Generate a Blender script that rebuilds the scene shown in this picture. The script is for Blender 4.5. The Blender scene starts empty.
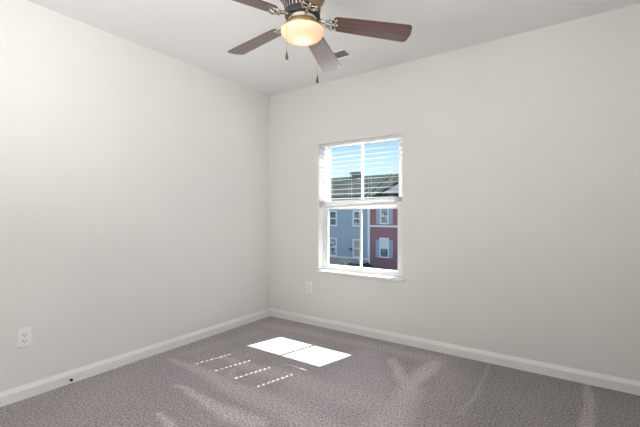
import bpy, bmesh, math, random
from mathutils import Vector, Matrix

random.seed(4)
scene = bpy.context.scene
COL = scene.collection
PI = math.pi

# ------------------------------------------------------------------ camera
cam_data = bpy.data.cameras.new('camera')
cam_data.sensor_width = 36.0
cam_data.lens = 362.2 / 640 * 36.0
cam_data.shift_y = 0.7 / 640
cam_data.clip_start = 0.02
cam_data.clip_end = 400
camera = bpy.data.objects.new('camera', cam_data)
COL.objects.link(camera)
camera.location = (2.750, -2.992, 1.126)
camera.rotation_euler = (PI / 2, 0, math.radians(34.775))
scene.camera = camera

# ------------------------------------------------------------------ exposure
vs = scene.view_settings
vs.view_transform = 'Standard'
vs.look = 'None'
vs.exposure = 0.11
vs.gamma = 1.0
vs.use_curve_mapping = False

# ------------------------------------------------------------------ sky
world = bpy.data.worlds.new('sky')
scene.world = world
world.use_nodes = True
wn, wl = world.node_tree.nodes, world.node_tree.links
wn.clear()
w_out = wn.new('ShaderNodeOutputWorld')
w_bg = wn.new('ShaderNodeBackground')
w_tc = wn.new('ShaderNodeTexCoord')
w_sep = wn.new('ShaderNodeSeparateXYZ')
w_ramp = wn.new('ShaderNodeValToRGB')
w_ramp.color_ramp.elements[0].position = 0.02
w_ramp.color_ramp.elements[0].color = (0.84, 0.93, 0.99, 1)
w_ramp.color_ramp.elements[1].position = 0.20
w_ramp.color_ramp.elements[1].color = (0.36, 0.63, 0.95, 1)
e = w_ramp.color_ramp.elements.new(0.11)
e.color = (0.60, 0.82, 0.98, 1)
w_bg.inputs['Strength'].default_value = 1.12
wl.new(w_tc.outputs['Generated'], w_sep.inputs[0])
wl.new(w_sep.outputs['Z'], w_ramp.inputs[0])
wl.new(w_ramp.outputs[0], w_bg.inputs['Color'])
wl.new(w_bg.outputs[0], w_out.inputs[0])

# ------------------------------------------------------------------ sun and large lights
sun_data = bpy.data.lights.new('sun', 'SUN')
sun_data.energy = 24.0
sun_data.angle = math.radians(0.35)
sun_data.color = (1.0, 0.96, 0.90)
sun = bpy.data.objects.new('sun', sun_data)
COL.objects.link(sun)
sun.location = (2, 12, 14)
sun.rotation_euler = Vector((-0.267, -1.0, -1.25)).to_track_quat('-Z', 'Y').to_euler()


def area_light(name, loc, direction, sx, sy, power, color):
    d = bpy.data.lights.new(name, 'AREA')
    d.shape = 'RECTANGLE'
    d.size, d.size_y = sx, sy
    d.energy = power
    d.color = color
    o = bpy.data.objects.new(name, d)
    COL.objects.link(o)
    o.location = loc
    o.rotation_euler = Vector(direction).to_track_quat('-Z', 'Y').to_euler()
    return o


# unseen area fills added to brighten the room: one in the hall, two indoors
area_light('hall_fill', (4.35, -2.62, 1.35), (-1, 0, 0), 1.5, 2.0, 18.0, (1.0, 0.98, 0.96))
area_light('side_fill', (2.90, -2.92, 1.72), (-0.95, 0.45, 0.40), 0.7, 0.7, 7.5, (1.0, 1.0, 1.0))
area_light('up_fill', (1.70, -3.02, 1.45), (-0.05, 0.42, 1), 0.8, 0.5, 23.0, (1.0, 1.0, 1.0))


# ------------------------------------------------------------------ helpers
def tag(o, label=None, cat=None, group=None, kind=None):
    if label: o['label'] = label
    if cat: o['category'] = cat
    if group: o['group'] = group
    if kind: o['kind'] = kind
    return o


def obj(name, bm, m, parent=None, smooth=False, bevel=0, loc=None):
    me = bpy.data.meshes.new(name)
    bmesh.ops.recalc_face_normals(bm, faces=bm.faces[:])
    bm.to_mesh(me)
    bm.free()
    for mm in (m if isinstance(m, (list, tuple)) else [m]):
        me.materials.append(mm)
    if smooth:
        for p in me.polygons: p.use_smooth = True
    o = bpy.data.objects.new(name, me)
    COL.objects.link(o)
    if loc: o.location = loc
    if parent: o.parent = parent
    if bevel:
        b = o.modifiers.new('bevel', 'BEVEL')
        b.width = bevel
        b.segments = 2
        b.limit_method = 'ANGLE'
        b.angle_limit = math.radians(40)
    return o


def empty(name, loc=(0, 0, 0), rot=(0, 0, 0)):
    o = bpy.data.objects.new(name, None)
    o.empty_display_size = 0.1
    COL.objects.link(o)
    o.location = loc
    o.rotation_euler = rot
    return o


def box(bm, x0, x1, y0, y1, z0, z1, mi=0):
    v = [bm.verts.new((x, y, z)) for x in (x0, x1) for y in (y0, y1) for z in (z0, z1)]
    for f in ((0, 1, 3, 2), (4, 6, 7, 5), (0, 4, 5, 1), (2, 3, 7, 6), (0, 2, 6, 4), (1, 5, 7, 3)):
        bm.faces.new([v[i] for i in f]).material_index = mi
    return v


def prism(bm, pts, axis, a, b, mi=0):
    """polygon pts (2D) extruded along axis from a to b; 2D = the other two axes in order"""
    def P(p, t):
        if axis == 'x': return (t, p[0], p[1])
        if axis == 'y': return (p[0], t, p[1])
        return (p[0], p[1], t)
    A = [bm.verts.new(P(p, a)) for p in pts]
    B = [bm.verts.new(P(p, b)) for p in pts]
    n = len(pts)
    bm.faces.new(A).material_index = mi
    bm.faces.new(B[::-1]).material_index = mi
    for i in range(n):
        bm.faces.new((A[i], A[(i + 1) % n], B[(i + 1) % n], B[i])).material_index = mi


def lathe(bm, prof, seg=48, cx=0, cy=0, mi=0):
    rings = []
    for r, z in prof:
        if r < 1e-5:
            rings.append([bm.verts.new((cx, cy, z))])
        else:
            rings.append([bm.verts.new((cx + r * math.cos(2 * PI * k / seg), cy + r * math.sin(2 * PI * k / seg), z)) for k in range(seg)])
    for a, b in zip(rings, rings[1:]):
        for k in range(seg):
            k2 = (k + 1) % seg
            if len(a) == 1 and len(b) == 1: continue
            if len(a) == 1: f = bm.faces.new((a[0], b[k], b[k2]))
            elif len(b) == 1: f = bm.faces.new((a[k], a[k2], b[0]))
            else: f = bm.faces.new((a[k], a[k2], b[k2], b[k]))
            f.material_index = mi
    return rings


def tube(bm, pts, r, seg=8, closed=False, mi=0):
    pts = [Vector(p) for p in pts]
    n = len(pts)
    rings = []
    for i, p in enumerate(pts):
        if closed: t = pts[(i + 1) % n] - pts[(i - 1) % n]
        else: t = pts[min(i + 1, n - 1)] - pts[max(i - 1, 0)]
        t.normalize()
        up = Vector((0, 0, 1)) if abs(t.z) < .9 else Vector((1, 0, 0))
        a = t.cross(up).normalized()
        b = t.cross(a)
        rr = r[i] if isinstance(r, (list, tuple)) else r
        rings.append([bm.verts.new(p + rr * (math.cos(2 * PI * k / seg) * a + math.sin(2 * PI * k / seg) * b)) for k in range(seg)])
    pairs = list(zip(rings, rings[1:])) + ([(rings[-1], rings[0])] if closed else [])
    for a, b in pairs:
        for k in range(seg):
            bm.faces.new((a[k], a[(k + 1) % seg], b[(k + 1) % seg], b[k])).material_index = mi
    if not closed:
        bm.faces.new(rings[0][::-1]).material_index = mi
        bm.faces.new(rings[-1]).material_index = mi


# ------------------------------------------------------------------ materials
def mat(name, color, rough=0.6, metal=0.0, coat=0.0, spec=0.5):
    m = bpy.data.materials.new(name)
    m.use_nodes = True
    b = m.node_tree.nodes['Principled BSDF']
    b.inputs['Base Color'].default_value = (*color, 1)
    b.inputs['Roughness'].default_value = rough
    b.inputs['Metallic'].default_value = metal
    b.inputs['Coat Weight'].default_value = coat
    b.inputs['Specular IOR Level'].default_value = spec
    return m


def N(m, t, **kw):
    n = m.node_tree.nodes.new(t)
    for k, v in kw.items():
        if k in n.inputs.keys(): n.inputs[k].default_value = v
        else: setattr(n, k, v)
    return n


def L(m, a, b): m.node_tree.links.new(a, b)


def noisy(name, c0, c1, scale, rough=0.6, bump=0.0, bscale=None, stretch=(1, 1, 1), coords='Object', metal=0, coat=0, spec=0.5, dist=0.01):
    m = mat(name, c0, rough, metal, coat, spec)
    b = m.node_tree.nodes['Principled BSDF']
    tc = N(m, 'ShaderNodeTexCoord')
    mp = N(m, 'ShaderNodeMapping')
    mp.inputs['Scale'].default_value = stretch
    L(m, tc.outputs[coords], mp.inputs[0])
    nz = N(m, 'ShaderNodeTexNoise', Scale=scale, Detail=4.0)
    L(m, mp.outputs[0], nz.inputs['Vector'])
    mx = N(m, 'ShaderNodeValToRGB')
    mx.color_ramp.elements[0].position = 0.35
    mx.color_ramp.elements[0].color = (*c0, 1)
    mx.color_ramp.elements[1].position = 0.65
    mx.color_ramp.elements[1].color = (*c1, 1)
    L(m, nz.outputs[0], mx.inputs[0])
    L(m, mx.outputs[0], b.inputs['Base Color'])
    if bump:
        n2 = N(m, 'ShaderNodeTexNoise', Scale=bscale or scale, Detail=3.0)
        L(m, mp.outputs[0], n2.inputs['Vector'])
        bp = N(m, 'ShaderNodeBump', Strength=bump, Distance=dist)
        L(m, n2.outputs[0], bp.inputs['Height'])
        L(m, bp.outputs[0], b.inputs['Normal'])
    return m


M = {}
M['wall'] = noisy('wall_paint', (0.842, 0.834, 0.806), (0.850, 0.842, 0.814), 3, 0.75, 0.05, 220, spec=0.25, dist=0.002)
M['ceiling'] = noisy('ceiling_paint', (0.915, 0.913, 0.903), (0.920, 0.918, 0.908), 3, 0.85, 0.06, 160, spec=0.15, dist=0.002)
M['trim'] = noisy('trim_paint', (0.88, 0.88, 0.865), (0.90, 0.90, 0.885), 6, 0.40)
M['vinyl'] = noisy('white_vinyl', (0.82, 0.83, 0.83), (0.84, 0.85, 0.85), 8, 0.35)
M['blind'] = noisy('blind_slat', (0.88, 0.88, 0.88), (0.90, 0.90, 0.90), 12, 0.42, stretch=(0.2, 4, 4))
M['cord'] = noisy('cord', (0.78, 0.77, 0.74), (0.84, 0.83, 0.80), 300, 0.8)
M['plastic'] = noisy('outlet_plastic', (0.93, 0.93, 0.91), (0.95, 0.95, 0.93), 20, 0.35)
M['slot'] = noisy('outlet_slot', (0.03, 0.03, 0.03), (0.05, 0.05, 0.05), 20, 0.6)
M['rubber'] = noisy('black_rubber', (0.02, 0.02, 0.02), (0.035, 0.035, 0.035), 60, 0.7)
M['steel'] = noisy('steel', (0.55, 0.55, 0.55), (0.66, 0.66, 0.65), 30, 0.3, metal=1.0)
M['nickel'] = noisy('brushed_nickel', (0.50, 0.47, 0.43), (0.62, 0.59, 0.54), 18, 0.26, stretch=(1, 1, 12), metal=1.0)
M['dark_metal'] = noisy('dark_metal', (0.016, 0.014, 0.013), (0.035, 0.031, 0.028), 30, 0.45)
M['brass'] = noisy('antique_brass', (0.42, 0.29, 0.13), (0.52, 0.38, 0.19), 20, 0.28, metal=1.0)
M['fob'] = noisy('fob_wood', (0.07, 0.025, 0.010), (0.16, 0.06, 0.02), 40, 0.4, stretch=(1, 1, .2), coat=0.5)
M['vent_paint'] = noisy('vent_paint', (0.95, 0.95, 0.94), (0.96, 0.96, 0.95), 20, 0.4)
M['vent_dark'] = noisy('vent_inside', (0.05, 0.05, 0.05), (0.07, 0.07, 0.07), 20, 0.8)
M['vent_slat'] = noisy('vent_louvre', (0.56, 0.56, 0.55), (0.60, 0.60, 0.59), 20, 0.5)


def wood():
    m = mat('walnut_blade', (0.1, 0.03, 0.02), 0.32, 0, 1.0)
    b = m.node_tree.nodes['Principled BSDF']
    tc = N(m, 'ShaderNodeTexCoord')
    mp = N(m, 'ShaderNodeMapping')
    mp.inputs['Scale'].default_value = (2.2, 38, 38)
    L(m, tc.outputs['Object'], mp.inputs[0])
    nz = N(m, 'ShaderNodeTexNoise', Scale=2.0, Detail=6.0, Distortion=0.6)
    L(m, mp.outputs[0], nz.inputs['Vector'])
    r = N(m, 'ShaderNodeValToRGB')
    r.color_ramp.elements[0].position = 0.3
    r.color_ramp.elements[0].color = (0.036, 0.007, 0.005, 1)
    r.color_ramp.elements[1].position = 0.72
    r.color_ramp.elements[1].color = (0.165, 0.040, 0.026, 1)
    L(m, nz.outputs[0], r.inputs[0])
    L(m, r.outputs[0], b.inputs['Base Color'])
    b.inputs['Coat Roughness'].default_value = 0.22
    b.inputs['Coat IOR'].default_value = 1.58
    return m


M['walnut'] = wood()


def globe_mat():
    m = bpy.data.materials.new('frosted_glass')
    m.use_nodes = True
    m.node_tree.nodes.clear()
    out = N(m, 'ShaderNodeOutputMaterial')
    tc = N(m, 'ShaderNodeTexCoord')
    nz = N(m, 'ShaderNodeTexNoise', Scale=7.0, Detail=3.0, Distortion=0.8)
    L(m, tc.outputs['Object'], nz.inputs['Vector'])
    r = N(m, 'ShaderNodeValToRGB')
    r.color_ramp.elements[0].color = (0.92, 0.80, 0.62, 1)
    r.color_ramp.elements[1].color = (0.97, 0.88, 0.75, 1)
    L(m, nz.outputs[0], r.inputs[0])
    tr = N(m, 'ShaderNodeBsdfTranslucent')
    df = N(m, 'ShaderNodeBsdfDiffuse')
    gl = N(m, 'ShaderNodeBsdfGlossy', Roughness=0.25)
    L(m, r.outputs[0], tr.inputs['Color'])
    L(m, r.outputs[0], df.inputs['Color'])
    m1 = N(m, 'ShaderNodeMixShader')
    m1.inputs[0].default_value = 0.45
    L(m, tr.outputs[0], m1.inputs[1])
    L(m, df.outputs[0], m1.inputs[2])
    m2 = N(m, 'ShaderNodeMixShader')
    m2.inputs[0].default_value = 0.05
    L(m, m1.outputs[0], m2.inputs[1])
    L(m, gl.outputs[0], m2.inputs[2])
    L(m, m2.outputs[0], out.inputs[0])
    return m


M['globe'] = globe_mat()


def glass():
    m = bpy.data.materials.new('window_glass')
    m.use_nodes = True
    m.node_tree.nodes.clear()
    out = N(m, 'ShaderNodeOutputMaterial')
    t = N(m, 'ShaderNodeBsdfTransparent')
    t.inputs[0].default_value = (0.95, 0.97, 0.97, 1)
    g = N(m, 'ShaderNodeBsdfGlossy', Roughness=0.02)
    f = N(m, 'ShaderNodeFresnel', IOR=1.3)
    mx = N(m, 'ShaderNodeMixShader')
    L(m, f.outputs[0], mx.inputs[0])
    L(m, t.outputs[0], mx.inputs[1])
    L(m, g.outputs[0], mx.inputs[2])
    L(m, mx.outputs[0], out.inputs[0])
    return m


M['glass'] = glass()


def carpet():
    m = mat('carpet', (0.2, 0.18, 0.18), 0.95, spec=0.1)
    b = m.node_tree.nodes['Principled BSDF']
    b.inputs['Sheen Weight'].default_value = 0.15
    tc = N(m, 'ShaderNodeTexCoord')
    fine = N(m, 'ShaderNodeTexNoise', Scale=190.0, Detail=2.0, Roughness=0.8)
    mid = N(m, 'ShaderNodeTexNoise', Scale=88.0, Detail=2.0)
    big = N(m, 'ShaderNodeTexNoise', Scale=2.2, Detail=3.0)
    for n in (fine, mid, big): L(m, tc.outputs['Object'], n.inputs['Vector'])
    r1 = N(m, 'ShaderNodeValToRGB')
    r1.color_ramp.elements[0].position = 0.37
    r1.color_ramp.elements[0].color = (0.125, 0.113, 0.115, 1)
    r1.color_ramp.elements[1].position = 0.63
    r1.color_ramp.elements[1].color = (0.635, 0.575, 0.582, 1)
    a = N(m, 'ShaderNodeMath', operation='MULTIPLY_ADD')
    a.inputs[1].default_value = 0.5
    L(m, mid.outputs[0], a.inputs[0])
    s = N(m, 'ShaderNodeMath', operation='MULTIPLY')
    s.inputs[1].default_value = 0.5
    L(m, fine.outputs[0], s.inputs[0])
    L(m, s.outputs[0], a.inputs[2])
    L(m, a.outputs[0], r1.inputs[0])
    at = N(m, 'ShaderNodeAttribute', attribute_name='pile_and_shade')
    # vacuum strokes lighten the nap; painted light falloff comes along with them
    brk = N(m, 'ShaderNodeMath', operation='MULTIPLY_ADD')
    brk.inputs[1].default_value = 0.35
    brk.inputs[2].default_value = -0.175
    L(m, big.outputs[0], brk.inputs[0])
    pa = N(m, 'ShaderNodeMath', operation='ADD')
    L(m, at.outputs['Fac'], pa.inputs[0])
    L(m, brk.outputs[0], pa.inputs[1])
    g = N(m, 'ShaderNodeMath', operation='MULTIPLY_ADD')
    g.inputs[1].default_value = 0.65
    g.inputs[2].default_value = 1.0
    L(m, pa.outputs[0], g.inputs[0])
    mul = N(m, 'ShaderNodeVectorMath', operation='SCALE')
    L(m, r1.outputs[0], mul.inputs[0])
    L(m, g.outputs[0], mul.inputs['Scale'])
    L(m, mul.outputs[0], b.inputs['Base Color'])
    bp = N(m, 'ShaderNodeBump', Strength=0.7, Distance=0.008)
    L(m, a.outputs[0], bp.inputs['Height'])
    L(m, bp.outputs[0], b.inputs['Normal'])
    return m


M['carpet'] = carpet()


def siding(name, c):
    m = mat(name, c, 0.65)
    b = m.node_tree.nodes['Principled BSDF']
    tc = N(m, 'ShaderNodeTexCoord')
    sp = N(m, 'ShaderNodeSeparateXYZ')
    L(m, tc.outputs['Object'], sp.inputs[0])
    d = N(m, 'ShaderNodeMath', operation='MULTIPLY')
    d.inputs[1].default_value = 1 / 0.13
    L(m, sp.outputs['Z'], d.inputs[0])
    fr = N(m, 'ShaderNodeMath', operation='FRACT')
    L(m, d.outputs[0], fr.inputs[0])
    bp = N(m, 'ShaderNodeBump', Strength=0.6, Distance=0.02)
    bp.invert = True
    L(m, fr.outputs[0], bp.inputs['Height'])
    L(m, bp.outputs[0], b.inputs['Normal'])
    nz = N(m, 'ShaderNodeTexNoise', Scale=1.5, Detail=4.0)
    L(m, tc.outputs['Object'], nz.inputs['Vector'])
    r = N(m, 'ShaderNodeValToRGB')
    r.color_ramp.elements[0].color = (*[x * 0.9 for x in c], 1)
    r.color_ramp.elements[1].color = (*[min(1, x * 1.1) for x in c], 1)
    L(m, nz.outputs[0], r.inputs[0])
    L(m, r.outputs[0], b.inputs['Base Color'])
    return m


def bricks(name, c0, c1, mortar, scale, w, h):
    m = mat(name, c0, 1.0, spec=0.0)
    b = m.node_tree.nodes['Principled BSDF']
    tc = N(m, 'ShaderNodeTexCoord')
    sp = N(m, 'ShaderNodeSeparateXYZ')
    cb = N(m, 'ShaderNodeCombineXYZ')
    L(m, tc.outputs['Object'], sp.inputs[0])
    L(m, sp.outputs['X'], cb.inputs['X'])
    L(m, sp.outputs['Z'], cb.inputs['Y'])
    br = N(m, 'ShaderNodeTexBrick')
    br.inputs['Scale'].default_value = scale
    br.inputs['Color1'].default_value = (*c0, 1)
    br.inputs['Color2'].default_value = (*c1, 1)
    br.inputs['Mortar'].default_value = (*mortar, 1)
    br.inputs['Brick Width'].default_value = w
    br.inputs['Row Height'].default_value = h
    br.inputs['Mortar Size'].default_value = 0.02
    L(m, cb.outputs[0], br.inputs['Vector'])
    L(m, br.outputs['Color'], b.inputs['Base Color'])
    return m


M['blue_siding'] = siding('blue_siding', (0.32, 0.37, 0.42))
M['red_siding'] = siding('red_siding', (0.31, 0.135, 0.145))
M['white_siding'] = siding('white_siding', (0.62, 0.62, 0.64))
M['ext_trim'] = noisy('exterior_trim', (0.72, 0.72, 0.72), (0.76, 0.76, 0.76), 2, 0.6)
M['shutter'] = noisy('shutter_grey', (0.33, 0.36, 0.40), (0.38, 0.41, 0.45), 3, 0.6)
M['ext_glass'] = noisy('dark_glass', (0.03, 0.05, 0.055), (0.16, 0.20, 0.21), 1.6, 0.08)
M['ext_glass_painted_refl'] = noisy('painted_reflection_glass', (0.05, 0.06, 0.06), (0.50, 0.52, 0.54), 3.0, 0.08)  # reflections painted into the pane colour as pale blotches
M['ext_blind'] = noisy('tan_window_blind', (0.40, 0.34, 0.28), (0.45, 0.39, 0.33), 4, 0.7, stretch=(.2, 1, 6))
M['ext_blind_white'] = noisy('white_window_blind', (0.62, 0.63, 0.66), (0.68, 0.69, 0.72), 4, 0.7, stretch=(.2, 1, 6))
M['stone'] = bricks('foundation_stone', (0.44, 0.32, 0.24), (0.62, 0.47, 0.37), (0.36, 0.28, 0.23), 1.0, 0.55, 0.26)
M['shingle'] = bricks('roof_shingle', (0.030, 0.040, 0.037), (0.060, 0.074, 0.069), (0.025, 0.032, 0.03), 1.0, 0.4, 0.16)
M['chimney'] = noisy('chimney_dark', (0.10, 0.11, 0.115), (0.13, 0.14, 0.145), 3, 0.8)
M['asphalt'] = noisy('asphalt', (0.12, 0.12, 0.117), (0.16, 0.16, 0.155), 2, 0.9)
M['car_paint'] = noisy('car_paint', (0.11, 0.135, 0.17), (0.12, 0.145, 0.18), 2, 0.25, coat=0.6)
M['car_glass'] = noisy('car_glass', (0.02, 0.025, 0.03), (0.03, 0.035, 0.04), 2, 0.06)
M['tail'] = noisy('tail_light_red', (0.35, 0.02, 0.02), (0.4, 0.03, 0.03), 8, 0.2)
M['hub'] = noisy('wheel_hub', (0.4, 0.4, 0.4), (0.45, 0.45, 0.45), 8, 0.35, metal=1)

# ------------------------------------------------------------------ the room
W, D, H = 3.30, -3.25, 2.44
T = 0.15
WX0, WX1, WZ0, WZ1 = 0.650, 1.545, 0.560, 1.832     # window opening


def struct(name, bm, m, label, cat, **kw):
    return tag(obj(name, bm, m, **kw), label, cat, kind='structure')


# floor: a fine grid that carries the vacuum strokes and painted light falloff
SEG = [  # ax, ay, bx, by, half width at a, half width at b, weight
    ((0.50, -1.09), (1.75, -1.04), 0.025, 0.15, 0.45),
    ((0.20, -1.33), (1.75, -1.42), 0.020, 0.11, 0.50),
    ((0.62, -1.58), (1.35, -1.60), 0.018, 0.060, 0.70),
    ((0.82, -1.84), (1.15, -1.90), 0.012, 0.045, 0.75),
    ((1.62, -0.38), (1.90, -0.76), 0.045, 0.055, 0.70),
    ((1.90, -0.24), (1.89, -0.72), 0.045, 0.050, 0.75),
    ((1.90, -0.74), (1.93, -1.25), 0.075, 0.12, 0.60),
    ((2.84, -0.02), (2.81, -0.70), 0.022, 0.028, 0.55),
    ((2.26, -0.02), (2.24, -0.86), 0.012, 0.012, 0.28),
    ((1.57, -0.03), (1.62, -0.30), 0.012, 0.012, 0.30),
    ((0.20, -0.26), (1.90, -0.17), 0.060, 0.060, 0.30),
    ((1.40, -0.36), (1.62, -0.95), 0.10, 0.22, 0.30),
    ((0.30, -0.45), (0.20, -1.20), 0.05, 0.05, 0.16),
    ((1.35, -1.25), (1.80, -1.30), 0.12, 0.20, 0.25),
    ((0.75, -1.20), (0.85, -1.30), 0.03, 0.04, 0.35),
    ((1.55, -1.60), (2.20, -1.40), 0.10, 0.14, 0.22),
]  # broad faint strokes also paint the better-lit middle lighter


def pile_and_shade(x, y):
    v = 0.0
    for (a, b, wa, wb, k) in SEG:
        dx, dy = b[0] - a[0], b[1] - a[1]
        t = ((x - a[0]) * dx + (y - a[1]) * dy) / (dx * dx + dy * dy)
        tc = min(1, max(0, t))
        d = math.hypot(x - a[0] - tc * dx, y - a[1] - tc * dy)
        w = wa + (wb - wa) * tc
        q = d / w
        if q < 1.6:
            f = 1.0 if q < .55 else max(0.0, 1 - (q - .55) / 1.05)
            v = max(v, k * f)
    # weaker light on the right side is painted in as darker carpet
    e = (x + 0.12 * y - 1.98) / 0.28
    v -= 0.34 * min(1.0, max(0.0, e))
    return v


bm = bmesh.new()
lay = bm.verts.layers.float.new('pile_and_shade')
NX, NY = 264, 260
grid = []
for j in range(NY + 1):
    row = []
    y = D * j / NY
    for i in range(NX + 1):
        x = W * i / NX
        vv = bm.verts.new((x, y, 0))
        wob = 0.012 * math.sin(9 * x + 5 * y) + 0.006 * math.sin(31 * x - 17 * y)
        vv[lay] = pile_and_shade(x + wob, y + wob)
        row.append(vv)
    grid.append(row)
for j in range(NY):
    for i in range(NX):
        bm.faces.new((grid[j][i], grid[j + 1][i], grid[j + 1][i + 1], grid[j][i + 1]))
rim = [grid[0][0], grid[0][NX], grid[NY][NX], grid[NY][0]]
low = [bm.verts.new((v.co.x, v.co.y, -0.12)) for v in rim]
bm.faces.new(low)
struct('floor', bm, M['carpet'], 'grey taupe carpet floor with lighter vacuum strokes and a sun patch', 'floor')

bm = bmesh.new()
box(bm, -T, W + T, D - T, T, H, H + 0.15)
struct('ceiling', bm, M['ceiling'], 'flat white ceiling above the fan', 'ceiling')

bm = bmesh.new()
box(bm, -T, 0, D - T, T, -0.12, H)
struct('wall_left', bm, M['wall'], 'plain off-white wall on the left with one outlet', 'wall')

bm = bmesh.new()   # window wall: one slab with the opening cut in it
fr = [(0.0, -0.12), (W, -0.12), (W, H), (0.0, H)]
op = [(WX0, WZ0), (WX1, WZ0), (WX1, WZ1), (WX0, WZ1)]
lay4 = []
for y in (0, T):
    lay4.append(([bm.verts.new((x, y, z)) for x, z in fr], [bm.verts.new((x, y, z)) for x, z in op]))
for o_, i_ in lay4:
    for k in range(4):
        bm.faces.new((o_[k], o_[(k + 1) % 4], i_[(k + 1) % 4], i_[k]))
for k in range(4):
    bm.faces.new((lay4[0][0][k], lay4[0][0][(k + 1) % 4], lay4[1][0][(k + 1) % 4], lay4[1][0][k]))
    bm.faces.new((lay4[0][1][k], lay4[0][1][(k + 1) % 4], lay4[1][1][(k + 1) % 4], lay4[1][1][k]))
struct('wall_window', bm, M['wall'], 'plain off-white wall with the window in it', 'wall')

DY0, DY1, DZ = -3.12, -2.20, 2.05      # doorway behind the camera
bm = bmesh.new()
box(bm, W, W + T, D, DY0, -0.12, H)
box(bm, W, W + T, DY1, T, -0.12, H)
box(bm, W, W + T, DY0, DY1, DZ, H)
struct('wall_right', bm, M['wall'], 'off-white wall with the open doorway behind the camera', 'wall')
bm = bmesh.new()
box(bm, 0, W + T, D - T, D, -0.12, H)
struct('wall_back', bm, M['wall'], 'plain off-white wall behind the camera', 'wall')

# hall beyond the doorway
bm = bmesh.new()
box(bm, W, 4.45, -3.6, -1.6, -0.12, 0)
struct('floor_hall', bm, M['carpet'], 'carpeted floor of the hall beyond the doorway', 'floor')
bm = bmesh.new()
box(bm, 4.45, 4.55, -3.7, -1.5, -0.12, H)
box(bm, W + T, 4.45, -3.7, -3.6, -0.12, H)
box(bm, W + T, 4.45, -1.6, -1.5, -0.12, H)
struct('wall_hall', bm, M['wall'], 'off-white walls of the hall beyond the doorway', 'wall')
bm = bmesh.new()
box(bm, W + T, 4.55, -3.7, -1.5, H, H + 0.15)
struct('ceiling_hall', bm, M['ceiling'], 'white ceiling of the hall beyond the doorway', 'ceiling')

# baseboards with a small profile at the top
BH = 0.083
PROF = [(0, 0), (0.015, 0), (0.015, BH - 0.026), (0.006, BH - 0.006), (0.003, BH), (0, BH)]
bm = bmesh.new()
prism(bm, [(p, z) for p, z in PROF], 'y', D, 0)
struct('baseboard_left', bm, M['trim'], 'white baseboard along the left wall', 'baseboard')
bm = bmesh.new()
prism(bm, [(-p, z) for p, z in PROF], 'x', 0.0, W)
struct('baseboard_window', bm, M['trim'], 'white baseboard under the window wall', 'baseboard')
bm = bmesh.new()
prism(bm, [(W - p, z) for p, z in PROF], 'y', DY1 + 0.06, -0.015)
struct('baseboard_right', bm, M['trim'], 'white baseboard along the doorway wall', 'baseboard')
bm = bmesh.new()
prism(bm, [(D + p, z) for p, z in PROF], 'x', 0.015, W)
struct('baseboard_back', bm, M['trim'], 'white baseboard along the wall behind the camera', 'baseboard')
bm = bmesh.new()
for (a, b, c, d) in ((DY0 - .06, DY0, 0, DZ + .06), (DY1, DY1 + .06, 0, DZ + .06), (DY0, DY1, DZ, DZ + .06)):
    box(bm, W - 0.015, W, a, b, c, d)
struct('trim_1', bm, M['trim'], 'white casing around the open doorway', 'door casing')

# ------------------------------------------------------------------ window
win = empty('window_1', ((WX0 + WX1) / 2, 0.1, WZ0))
tag(win, 'white double-hung window overlooking blue and red houses', 'window', kind='structure')
wo = Vector(win.location)


def wpart(name, bm, m, parent=win, bevel=0.0, **kw):
    for v in bm.verts: v.co -= wo
    return obj(name, bm, m, parent, bevel=bevel, **kw)


ZM = 1.235           # top of the lower sash
GX0, GX1, GZ0 = 0.708, 1.462, 0.614
MX = 1.084
bm = bmesh.new()     # outer vinyl frame between the jambs
box(bm, WX0, WX0 + 0.030, 0.078, 0.150, WZ0, WZ1)
box(bm, WX1 - 0.030, WX1, 0.078, 0.150, WZ0, WZ1)
box(bm, WX0 + 0.03, WX1 - 0.03, 0.078, 0.150, WZ1 - 0.008, WZ1)
box(bm, WX0 + 0.03, WX1 - 0.03, 0.078, 0.150, WZ0, WZ0 + 0.022)
wpart('window_frame', bm, M['vinyl'], bevel=0.002)


def sash(name, y0, y1, z0, z1, gz0, gz1, gx0, gx1):
    x0, x1 = WX0 + 0.030, WX1 - 0.030
    bm = bmesh.new()
    box(bm, x0, gx0, y0, y1, z0, z1)
    box(bm, gx1, x1, y0, y1, z0, z1)
    box(bm, gx0, gx1, y0, y1, z0, gz0)
    box(bm, gx0, gx1, y0, y1, gz1, z1)
    o = wpart(name, bm, M['vinyl'], bevel=0.002)
    bm = bmesh.new()
    box(bm, MX - 0.010, MX + 0.010, y0 + 0.006, y1 - 0.006, gz0, gz1)
    wpart('muntin', bm, M['vinyl'], o)
    bm = bmesh.new()
    ym = (y0 + y1) / 2
    v = [bm.verts.new(p) for p in ((gx0, ym, gz0), (gx1, ym, gz0), (gx1, ym, gz1), (gx0, ym, gz1))]
    bm.faces.new(v)
    wpart('glass_pane', bm, M['glass'], o)
    return o


sash('lower_sash', 0.088, 0.116, WZ0 + 0.022, ZM, GZ0, 1.176, GX0, GX1)
sash('upper_sash', 0.119, 0.147, 1.176, WZ1 - 0.008, 1.237, WZ1 - 0.022, GX0 + 0.002, GX1 - 0.002)
bm = bmesh.new()     # sill board with horns
prism(bm, [(WX0, 0.078), (WX0, 0.0), (WX0 - 0.026, 0.0), (WX0 - 0.026, -0.021), (WX1 + 0.022, -0.021), (WX1 + 0.022, 0.0), (WX1, 0.0), (WX1, 0.078)], 'z', WZ0 - 0.020, WZ0 + 0.004)
wpart('window_sill', bm, M['trim'], bevel=0.004)
bm = bmesh.new()     # white painted return of the reveal
box(bm, WX0 - 0.001, WX0 + 0.004, 0.001, 0.078, WZ0 + 0.004, WZ1)
box(bm, WX1 - 0.004, WX1 + 0.001, 0.001, 0.078, WZ0 + 0.004, WZ1)
box(bm, WX0 + 0.004, WX1 - 0.004, 0.001, 0.078, WZ1 - 0.004, WZ1 + 0.001)
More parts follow.
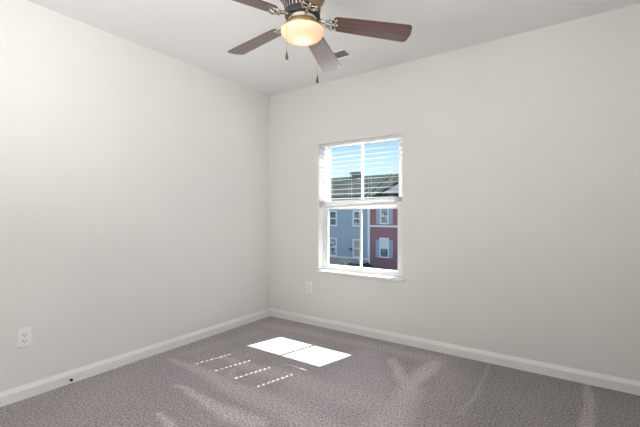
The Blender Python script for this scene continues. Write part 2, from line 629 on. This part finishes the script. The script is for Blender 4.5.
wpart('jamb_lining', bm, M['trim'])

# ------------------------------------------------------------------ window blind
bx0, bx1 = WX0 + 0.007, WX1 - 0.007
BY = 0.042
blind = empty('window_blind', ((bx0 + bx1) / 2, BY, WZ1 - 0.005))
tag(blind, 'white horizontal slat blind half lowered over the window, its slats open', 'window blind')
bo = Vector(blind.location)


def bpart(name, bm, m, **kw):
    for v in bm.verts: v.co -= bo
    return obj(name, bm, m, blind, **kw)


LAD = [0.780, 0.999, 1.209, 1.418]      # where the ladder cords pass
bm = bmesh.new()
box(bm, bx0, bx1, BY - 0.020, BY + 0.020, WZ1 - 0.019, WZ1 - 0.005)
bpart('headrail', bm, M['blind'], bevel=0.002)


def slat(bm, z, holes=True, th=0.003, tilt=0.0, tip=0.0):
    hw, hy = 0.0045, 0.010
    xs = [bx0]
    for x in LAD: xs += [x - hw, x + hw]
    xs.append(bx1)
    ys = [-0.025, -hy, hy, 0.025]

    def crown(y): return 0.0015 * (1 - (y / 0.025) ** 2)
    V = {}
    for i, x in enumerate(xs):
        zz = z + tilt * (x - bx0) / (bx1 - bx0)
        for j, y in enumerate(ys):
            zz2 = zz + tip * y + crown(y)
            V[i, j, 0] = bm.verts.new((x, BY + y, zz2))
            V[i, j, 1] = bm.verts.new((x, BY + y, zz2 + th))
    nx, ny = len(xs) - 1, len(ys) - 1

    def solid(i, j):
        if i < 0 or j < 0 or i >= nx or j >= ny: return False
        return not (holes and i % 2 == 1 and j == 1)
    for i in range(nx):
        for j in range(ny):
            if not solid(i, j): continue
            for k in (0, 1):
                bm.faces.new((V[i, j, k], V[i + 1, j, k], V[i + 1, j + 1, k], V[i, j + 1, k]))
            for (di, dj, a, b) in ((-1, 0, (i, j), (i, j + 1)), (1, 0, (i + 1, j), (i + 1, j + 1)), (0, -1, (i, j), (i + 1, j)), (0, 1, (i, j + 1), (i + 1, j + 1))):
                if not solid(i + di, j + dj):
                    bm.faces.new((V[(*a, 0)], V[(*b, 0)], V[(*b, 1)], V[(*a, 1)]))


bm = bmesh.new()
z = 1.778
zs = []
while z > 1.275:
    slat(bm, z, holes=True, tip=0.10)
    zs.append(z)
    z -= 0.0455
for k in range(7):       # spare slats stacked on the bottom rail
    slat(bm, 1.214 + 0.0062 * k, holes=False, tilt=0.022)
bpart('slats', bm, M['blind'])
bm = bmesh.new()
prism(bm, [(bx0, 1.188), (bx1, 1.215), (bx1, 1.235), (bx0, 1.210)], 'y', BY - 0.025, BY + 0.025)
bpart('bottom_rail', bm, M['blind'], bevel=0.003)
for x in LAD:
    bm = bmesh.new()
    for dx, y in ((0, BY - 0.0262), (0, BY + 0.0262)):
        tube(bm, [(x + dx, y, 1.21), (x + dx, y, WZ1 - 0.012)], 0.0006, 5)
    bpart('ladder_cord', bm, M['cord'])

# ------------------------------------------------------------------ ceiling fan
FX, FY = 1.622, -1.524
fan = empty('ceiling_fan', (FX, FY, H))
tag(fan, 'ceiling fan with five walnut blades and a lit frosted bowl', 'ceiling fan')
ZB = 2.118 - H          # blade plane, relative to the ceiling

bm = bmesh.new()
lathe(bm, [(0, 0), (0.085, 0), (0.088, -0.012), (0.086, -0.085), (0.080, -0.100), (0, -0.100)])
obj('canopy', bm, M['nickel'], fan, smooth=False)
bm = bmesh.new()
lathe(bm, [(0, -0.100), (0.088, -0.100), (0.112, -0.112), (0.118, -0.130), (0.118, -0.212), (0.112, -0.222), (0, -0.222)])
obj('motor_housing', bm, M['nickel'], fan)
bm = bmesh.new()
lathe(bm, [(0, -0.222), (0.098, -0.222), (0.086, -0.288), (0, -0.288)], 60)
vr = obj('vent_ring', bm, M['dark_metal'], fan)
bm = bmesh.new()
for k in range(30):
    a = 2 * PI * k / 30
    m3 = Matrix.Rotation(a, 3, 'Z')
    v = box(bm, -0.002, 0.004, -0.0022, 0.0022, -0.286, -0.222)
    for q in v:
        t = (-0.222 - q.co.z) / 0.064
        q.co.x += 0.0985 - 0.012 * t
        q.co = m3 @ q.co
obj('vent_ribs', bm, M['nickel'], vr)
bm = bmesh.new()
lathe(bm, [(0, -0.288), (0.086, -0.288), (0.090, -0.293), (0.090, -0.308), (0.086, -0.313), (0, -0.313)])
obj('flywheel', bm, M['dark_metal'], fan)
bm = bmesh.new()
lathe(bm, [(0, -0.313), (0.072, -0.313), (0.074, -0.318), (0.074, -0.335), (0, -0.335)])
obj('switch_housing', bm, M['nickel'], fan)
bm = bmesh.new()
lathe(bm, [(0, -0.335), (0.070, -0.335), (0.074, -0.350), (0.098, -0.364), (0.106, -0.369), (0.106, -0.375), (0.101, -0.378), (0, -0.378)])
obj('light_fitter', bm, M['brass'], fan)
bm = bmesh.new()
pr = [(0.098, -0.376)]
for k in range(0, 17):
    a = PI / 2 * k / 16
    pr.append((0.111 * math.cos(a) ** 0.85 if k < 16 else 0.0, -0.380 - 0.054 * math.sin(a)))
lathe(bm, pr, 64)
gb = obj('light_bowl', bm, M['globe'], fan, smooth=True)
tag(gb, 'lit frosted glass bowl')
ld = bpy.data.lights.new('bulb_light', 'POINT')
ld.energy = 0.46
ld.color = (1.0, 0.82, 0.64)
ld.shadow_soft_size = 0.045
lo = bpy.data.objects.new('bulb_light', ld)
COL.objects.link(lo)
lo.parent = fan
lo.location = (0, 0, -0.402)


def blade_mesh():
    bm = bmesh.new()
    outline = []
    r0, r1 = 0.150, 0.560
    w0, w1 = 0.050, 0.063

    def corner(cx, cy, r, a0, a1):
        for k in range(7):
            a = a0 + (a1 - a0) * k / 6
            outline.append((cx + r * math.cos(a), cy + r * math.sin(a)))
    corner(r0 + 0.035, -w0 + 0.035, 0.035, PI, 1.5 * PI)
    corner(r1 - 0.022, -w1 + 0.022, 0.022, 1.5 * PI, 2 * PI)
    outline.append((r1 + 0.006, 0.0))
    corner(r1 - 0.022, w1 - 0.022, 0.022, 0, PI / 2)
    corner(r0 + 0.035, w0 - 0.035, 0.035, PI / 2, PI)
    prism(bm, outline, 'z', -0.003, 0.003)
    return bm


def bracket_mesh():
    bm = bmesh.new()
    # arm from the flywheel
    tube(bm, [(0.080, 0, 0.010), (0.105, 0, 0.004), (0.130, 0, -0.006), (0.148, 0, -0.009), (0.176, 0, -0.008)], [0.010, 0.009, 0.008, 0.0065, 0.004], 8)
    # scrolled loops that hold the blade from below
    for s in (-1, 1):
        loop = []
        for k in range(20):
            a = 2 * PI * k / 20
            loop.append((0.152 + 0.018 * math.cos(a), s * (0.020 + 0.015 * math.sin(a)), -0.0075))
        tube(bm, loop, 0.0035, 6, closed=True)
        cur = []
        for k in range(14):
            a = PI * (0.0 + 1.35 * k / 13)
            cur.append((0.134 + 0.014 * math.cos(a), s * (0.034 - 0.012 * math.sin(a) * (1 - k / 26) - 0.012 * k / 13), -0.0065))
        tube(bm, cur, 0.003, 6)
        tube(bm, [(0.120, s * 0.002, -0.004), (0.136, s * 0.030, -0.006), (0.150, s * 0.040, -0.0075), (0.172, s * 0.032, -0.0075)], 0.0036, 6)
    for (x, y) in ((0.178, 0.0), (0.172, 0.032), (0.172, -0.032)):
        lathe(bm, [(0, -0.011), (0.005, -0.0105), (0.007, -0.008), (0.007, -0.002), (0, -0.002)], 12, x, y)
    return bm


blade0 = obj('fan_blade', blade_mesh(), M['walnut'], fan, bevel=0.0015)
br0 = obj('blade_bracket', bracket_mesh(), M['nickel'], blade0, smooth=True)
for k, (ang, droop) in enumerate(((39.0, 0.055), (106.8, 0.045), (175.2, 0.015), (248.0, -0.004), (320.0, 0.040))):
    if k == 0: b_, r_ = blade0, br0
    else:
        b_ = blade0.copy()
        COL.objects.link(b_)
        b_.parent = fan
        r_ = br0.copy()
        COL.objects.link(r_)
        r_.parent = b_
    b_.location = (0, 0, ZB + 0.002)
    b_.rotation_euler = (math.radians(-12), math.asin(droop / 0.56), math.radians(ang))

# pull chains: fine ball chain with a turned wooden fob
CR = Vector((math.cos(math.radians(34.775)), math.sin(math.radians(34.775)), 0))
CF = Vector((-CR.y, CR.x, 0))
for (lat, dep, zt, zf0, zf1) in ((-0.0715, -0.098, -0.327, 1.914 - H, 1.872 - H), (0.075, 0.085, -0.327, 1.868 - H, 1.824 - H)):
    p = CR * lat + CF * dep
    q = p.normalized() * 0.070
    bm = bmesh.new()
    tube(bm, [(q.x, q.y, zt), (p.x, p.y, zt - 0.004), (p.x, p.y, zt - 0.02), (p.x, p.y, zf0)], 0.0008, 6)
    n = int((zt - 0.02 - zf0) / 0.006)
    for i in range(n):
        bmesh.ops.create_icosphere(bm, subdivisions=1, radius=0.0014, matrix=Matrix.Translation((p.x, p.y, zf0 + 0.006 * i)))
    ch = obj('pull_chain', bm, M['brass'], fan, smooth=True)
    bm = bmesh.new()
    h = zf0 - zf1
    lathe(bm, [(0, zf0), (0.003, zf0), (0.0035, zf0 - .25 * h), (0.0065, zf0 - .55 * h), (0.0075, zf0 - .75 * h), (0.005, zf0 - .95 * h), (0, zf1)], 16, p.x, p.y)
    obj('pull_fob', bm, M['fob'], ch, smooth=True)

# ------------------------------------------------------------------ ceiling vent
VX0, VX1, VY0, VY1 = 1.070, 1.258, -0.513, -0.403
vent = empty('ceiling_vent', ((VX0 + VX1) / 2, (VY0 + VY1) / 2, H))
tag(vent, 'white framed air vent with grey louvres in the ceiling', 'air vent')
vo = Vector(vent.location)


def vpart(name, bm, m, **kw):
    for v in bm.verts: v.co -= vo
    return obj(name, bm, m, vent, **kw)


bm = bmesh.new()
fw = 0.022
box(bm, VX0 - fw, VX1 + fw, VY0 - fw, VY0, H - 0.008, H)
box(bm, VX0 - fw, VX1 + fw, VY1, VY1 + fw, H - 0.008, H)
box(bm, VX0 - fw, VX0, VY0, VY1, H - 0.008, H)
box(bm, VX1, VX1 + fw, VY0, VY1, H - 0.008, H)
vpart('vent_frame', bm, M['vent_paint'], bevel=0.003)
bm = bmesh.new()
box(bm, VX0, VX1, VY0, VY1, H - 0.002, H)
vpart('vent_back', bm, M['vent_dark'])
bm = bmesh.new()
for k in range(7):
    y = VY0 + (VY1 - VY0) * (k + .5) / 7
    v = box(bm, VX0, VX1, y - 0.0065, y + 0.0065, H - 0.0055, H - 0.0043)
    for q in v: q.co.z += (q.co.y - y) * 0.35
vpart('louvres', bm, M['vent_slat'])


# ------------------------------------------------------------------ outlets
def outlet(loc, rz, label):
    o = empty('wall_outlet', loc, (0, 0, rz))
    tag(o, label, 'outlet', 'duplex wall outlets')
    bm = bmesh.new()
    box(bm, -0.036, 0.036, -0.006, 0, -0.058, 0.058)
    obj('cover_plate', bm, M['plastic'], o, bevel=0.003)
    for s in (-1, 1):
        zc = 0.0195 * s
        bm = bmesh.new()
        pts = []
        for k in range(24):
            a = 2 * PI * k / 24
            pts.append((0.0172 * math.cos(a), max(-0.0135, min(0.0135, 0.0172 * math.sin(a))) + zc))
        prism(bm, pts, 'y', -0.0085, -0.004)
        f = obj('receptacle', bm, M['plastic'], o)
        bm = bmesh.new()
        box(bm, -0.0085, -0.0055, -0.0090, -0.0080, zc - 0.003, zc + 0.007)
        box(bm, 0.0055, 0.0085, -0.0090, -0.0080, zc - 0.002, zc + 0.006)
        pts = [(0.0030 * math.cos(2 * PI * k / 12), -0.0085 + zc + 0.0030 * math.sin(2 * PI * k / 12)) for k in range(12)]
        prism(bm, pts, 'y', -0.0090, -0.0080)
        obj('slots', bm, M['slot'], f)
    bm = bmesh.new()
    prism(bm, [(0.0035 * math.cos(2 * PI * k / 12), 0.0035 * math.sin(2 * PI * k / 12)) for k in range(12)], 'y', -0.0075, -0.005)
    obj('screw', bm, M['steel'], o)


outlet((0, -2.203, 0.372), PI / 2, 'white duplex outlet low on the left wall')
outlet((0.541, 0, 0.374), 0, 'white duplex outlet low on the window wall, left of the sill')

# ------------------------------------------------------------------ door stop
ds = empty('door_stop', (0.015, -1.972, 0.040))
tag(ds, 'small spring door stop with black tip on the left baseboard', 'door stop')
bm = bmesh.new()
tube(bm, [(0, 0, 0), (0.004, 0, 0)], [0.009, 0.008], 14)
obj('stop_base', bm, M['trim'], ds)
bm = bmesh.new()
pts = []
for k in range(121):
    a = 2 * PI * k / 12
    pts.append((0.003 + 0.035 * k / 120, 0.0048 * math.cos(a), 0.0048 * math.sin(a)))
tube(bm, pts, 0.0011, 5)
obj('stop_spring', bm, M['trim'], ds, smooth=True)
bm = bmesh.new()
tube(bm, [(0.036, 0, 0), (0.039, 0, 0), (0.049, 0, 0), (0.053, 0, 0)], [0.0065, 0.0085, 0.0085, 0.006], 14)
obj('rubber_tip', bm, M['rubber'], ds)

# ------------------------------------------------------------------ outside: the ground and the houses across the way
GZ = -4.75
bm = bmesh.new()
box(bm, -60, 40, 2.0, 80, GZ - 0.3, GZ)
struct('ground', bm, M['asphalt'], 'asphalt ground outside between the houses', 'ground')

FYD = 30.0                                 # plane of the facades
XB = -14.11                                # where blue meets red


def house(name, label, x0, x1, gz, siding_m, base_z, ridge_z, eave_z):
    r = empty(name, ((x0 + x1) / 2, FYD, GZ))
    tag(r, label, 'house')
    ro = Vector(r.location)

    def part(n, bm, m, parent=r, **kw):
        for v in bm.verts: v.co -= ro
        return obj(n, bm, m, parent, **kw)
    bm = bmesh.new()
    prism(bm, [(FYD, base_z), (FYD, eave_z), (FYD + 6.2, ridge_z - 0.15), (FYD + 12.4, eave_z), (FYD + 12.4, base_z)], 'x', x0, x1)
    part('house_wall', bm, siding_m)
    bm = bmesh.new()
    box(bm, x0, x1, FYD - 0.06, FYD + 12.4, GZ, base_z)
    part('foundation', bm, M['stone'])
    bm = bmesh.new()
    prism(bm, [(FYD - 0.45, eave_z - 0.22), (FYD + 6.2, ridge_z - 0.02), (FYD + 12.85, eave_z - 0.22), (FYD + 12.85, eave_z - 0.06), (FYD + 6.2, ridge_z + 0.16), (FYD - 0.45, eave_z - 0.06)], 'x', x0, x1)
    part('roof', bm, M['shingle'])
    return r, part


def house_window(part, x0, x1, z0, z1, pane_m, shade=None, shutters=None, half=None):
    f = 0.13
    y = FYD
    bm = bmesh.new()
    box(bm, x0, x0 + f, y - 0.09, y, z0, z1)
    box(bm, x1 - f, x1, y - 0.09, y, z0, z1)
    box(bm, x0 + f, x1 - f, y - 0.09, y, z1 - f, z1)
    box(bm, x0 + f, x1 - f, y - 0.09, y, z0, z0 + f)
    zm = (z0 + z1) / 2
    box(bm, x0 + f, x1 - f, y - 0.08, y, zm - 0.055, zm + 0.055)
    w = part('house_window', bm, M['ext_trim'])
    bm = bmesh.new()
    box(bm, x0 + f, x1 - f, y - 0.035, y - 0.005, z0 + f, z1 - f)
    part('pane', bm, pane_m, w)
    if shade:
        bm = bmesh.new()
        box(bm, x0 + f, x1 - f, y - 0.05, y - 0.036, half if half else z0 + f, z1 - f)
        part('window_shade', bm, shade, w)
    if shutters:
        sw, sz0, sz1 = shutters
        for a, b in ((x0 - sw, x0 - 0.01), (x1 + 0.01, x1 + sw)):
            bm = bmesh.new()
            box(bm, a, b, y - 0.06, y, sz0, sz1)
            n = int((sz1 - sz0) / 0.11)
            for k in range(n):
                zz = sz0 + 0.06 + k * (sz1 - sz0 - 0.1) / n
                box(bm, a + 0.05, b - 0.05, y - 0.075, y - 0.06, zz, zz + 0.05)
            part('shutter', bm, M['shutter'], w)
    return w


blue, bp_ = house('blue_house', 'blue sided house with white windows and stone base, left in the window view', -27.0, XB - 0.12, 0, M['blue_siding'], -3.46, 5.62, 3.05)
house_window(bp_, -18.89, -17.91, -0.14, 1.50, M['ext_glass'])
house_window(bp_, -15.97, -15.03, -0.14, 1.50, M['ext_glass_painted_refl'])
house_window(bp_, -18.89, -17.91, -3.36, -1.45, M['ext_glass_painted_refl'])
house_window(bp_, -15.97, -15.03, -3.36, -1.45, M['ext_glass'], shade=M['ext_blind'])
bm = bmesh.new()
box(bm, -27, XB - 0.12, FYD - 0.10, FYD, -3.50, -3.36)
bp_('water_table', bm, M['ext_trim'])
bm = bmesh.new()
box(bm, -19.40, -18.30, FYD + 5.6, FYD + 6.6, 5.2, 6.15)
box(bm, -19.55, -18.15, FYD + 5.5, FYD + 6.7, 6.02, 6.24)
bp_('chimney', bm, M['chimney'])
bm = bmesh.new()
box(bm, -16.40, -16.02, FYD - 0.22, FYD, -2.50, -2.42)
box(bm, -16.26, -16.10, FYD - 0.20, FYD - 0.04, -2.66, -2.50)
bp_('wall_lamp', bm, M['chimney'])

red, rp_ = house('red_house', 'dark red sided house with grey shutters, right in the window view', XB + 0.12, -4.5, 0, M['red_siding'], -4.35, 5.62, 3.05)
house_window(rp_, -12.87, -11.93, 0.13, 1.76, M['ext_glass_painted_refl'], shutters=(0.42, 0.13, 1.70))
house_window(rp_, -12.93, -11.91, -3.18, -1.20, M['ext_glass'], shade=M['ext_blind_white'], half=-2.30, shutters=(0.40, -3.18, -1.42))
bm = bmesh.new()
box(bm, XB - 0.12, XB + 0.12, FYD - 0.10, FYD + 0.02, GZ, 3.0)
rp_('corner_board', bm, M['ext_trim'])
bm = bmesh.new()
box(bm, XB + 0.12, -4.5, FYD - 0.08, FYD, -0.15, 0.03)
rp_('band_board', bm, M['ext_trim'])
bm = bmesh.new()      # white gable that rises above the eave at the right
prism(bm, [(-13.1, 2.95), (-8.1, 2.95), (-8.1, 3.05), (-10.6, 4.25), (-13.1, 3.05)], 'y', FYD - 0.02, FYD + 5.0)
gab = rp_('gable', bm, M['white_siding'])
bm = bmesh.new()
prism(bm, [(-13.35, 2.88), (-13.35, 3.04), (-10.6, 4.42), (-7.85, 3.04), (-7.85, 2.88), (-10.6, 4.26)], 'y', FYD - 0.3, FYD + 5.1)
rp_('gable_roof', bm, M['shingle'], gab)

# car parked before the blue house
car = empty('parked_car', (-13.42, 26.9, GZ))
tag(car, 'dark blue-grey car parked in front of the blue house, roof showing above the sill', 'car')


def cpart(name, bm, m, parent=car, **kw): return obj(name, bm, m, parent, **kw)


bm = bmesh.new()
prism(bm, [(-2.2, 0.32), (-2.25, 0.62), (-2.15, 0.92), (-1.4, 0.98), (0.9, 0.96), (2.0, 0.86), (2.22, 0.62), (2.2, 0.32)], 'x', -0.90, 0.90)
cpart('car_body', bm, M['car_paint'], bevel=0.10)
bm = bmesh.new()
for (z0, w0, ya, yb), (z1, w1, yc, yd) in (((0.95, 0.84, -1.85, 1.05), (1.40, 0.64, -1.15, 0.35)),):
    a = [bm.verts.new(p) for p in ((-w0, ya, z0), (w0, ya, z0), (w0, yb, z0), (-w0, yb, z0))]
    b = [bm.verts.new(p) for p in ((-w1, yc, z1), (w1, yc, z1), (w1, yd, z1), (-w1, yd, z1))]
    bm.faces.new(a[::-1]); bm.faces.new(b)
    for k in range(4): bm.faces.new((a[k], a[(k + 1) % 4], b[(k + 1) % 4], b[k]))
cpart('car_windows', bm, M['car_glass'], bevel=0.04)
bm = bmesh.new()
prism(bm, [(-0.68, 1.385), (0.68, 1.385), (0.60, 1.455), (-0.60, 1.455)], 'y', -1.22, 0.42)
cpart('car_roof', bm, M['car_paint'], bevel=0.03)
for s in (-1, 1):
    bm = bmesh.new()
    box(bm, s * 0.62 - 0.16, s * 0.62 + 0.16, -2.26, -2.15, 0.66, 0.84)
    cpart('tail_light', bm, M['tail'], bevel=0.02)
    for y in (-1.4, 1.4):
        bm = bmesh.new()
        prism(bm, [(y + 0.32 * math.cos(2 * PI * k / 24), 0.32 + 0.32 * math.sin(2 * PI * k / 24)) for k in range(24)], 'x', s * 0.70, s * 0.91)
        wh = cpart('wheel', bm, M['rubber'])
        bm = bmesh.new()
        prism(bm, [(y + 0.19 * math.cos(2 * PI * k / 24), 0.32 + 0.19 * math.sin(2 * PI * k / 24)) for k in range(24)], 'x', s * 0.90, s * 0.92)
        cpart('hubcap', bm, M['hub'], wh)
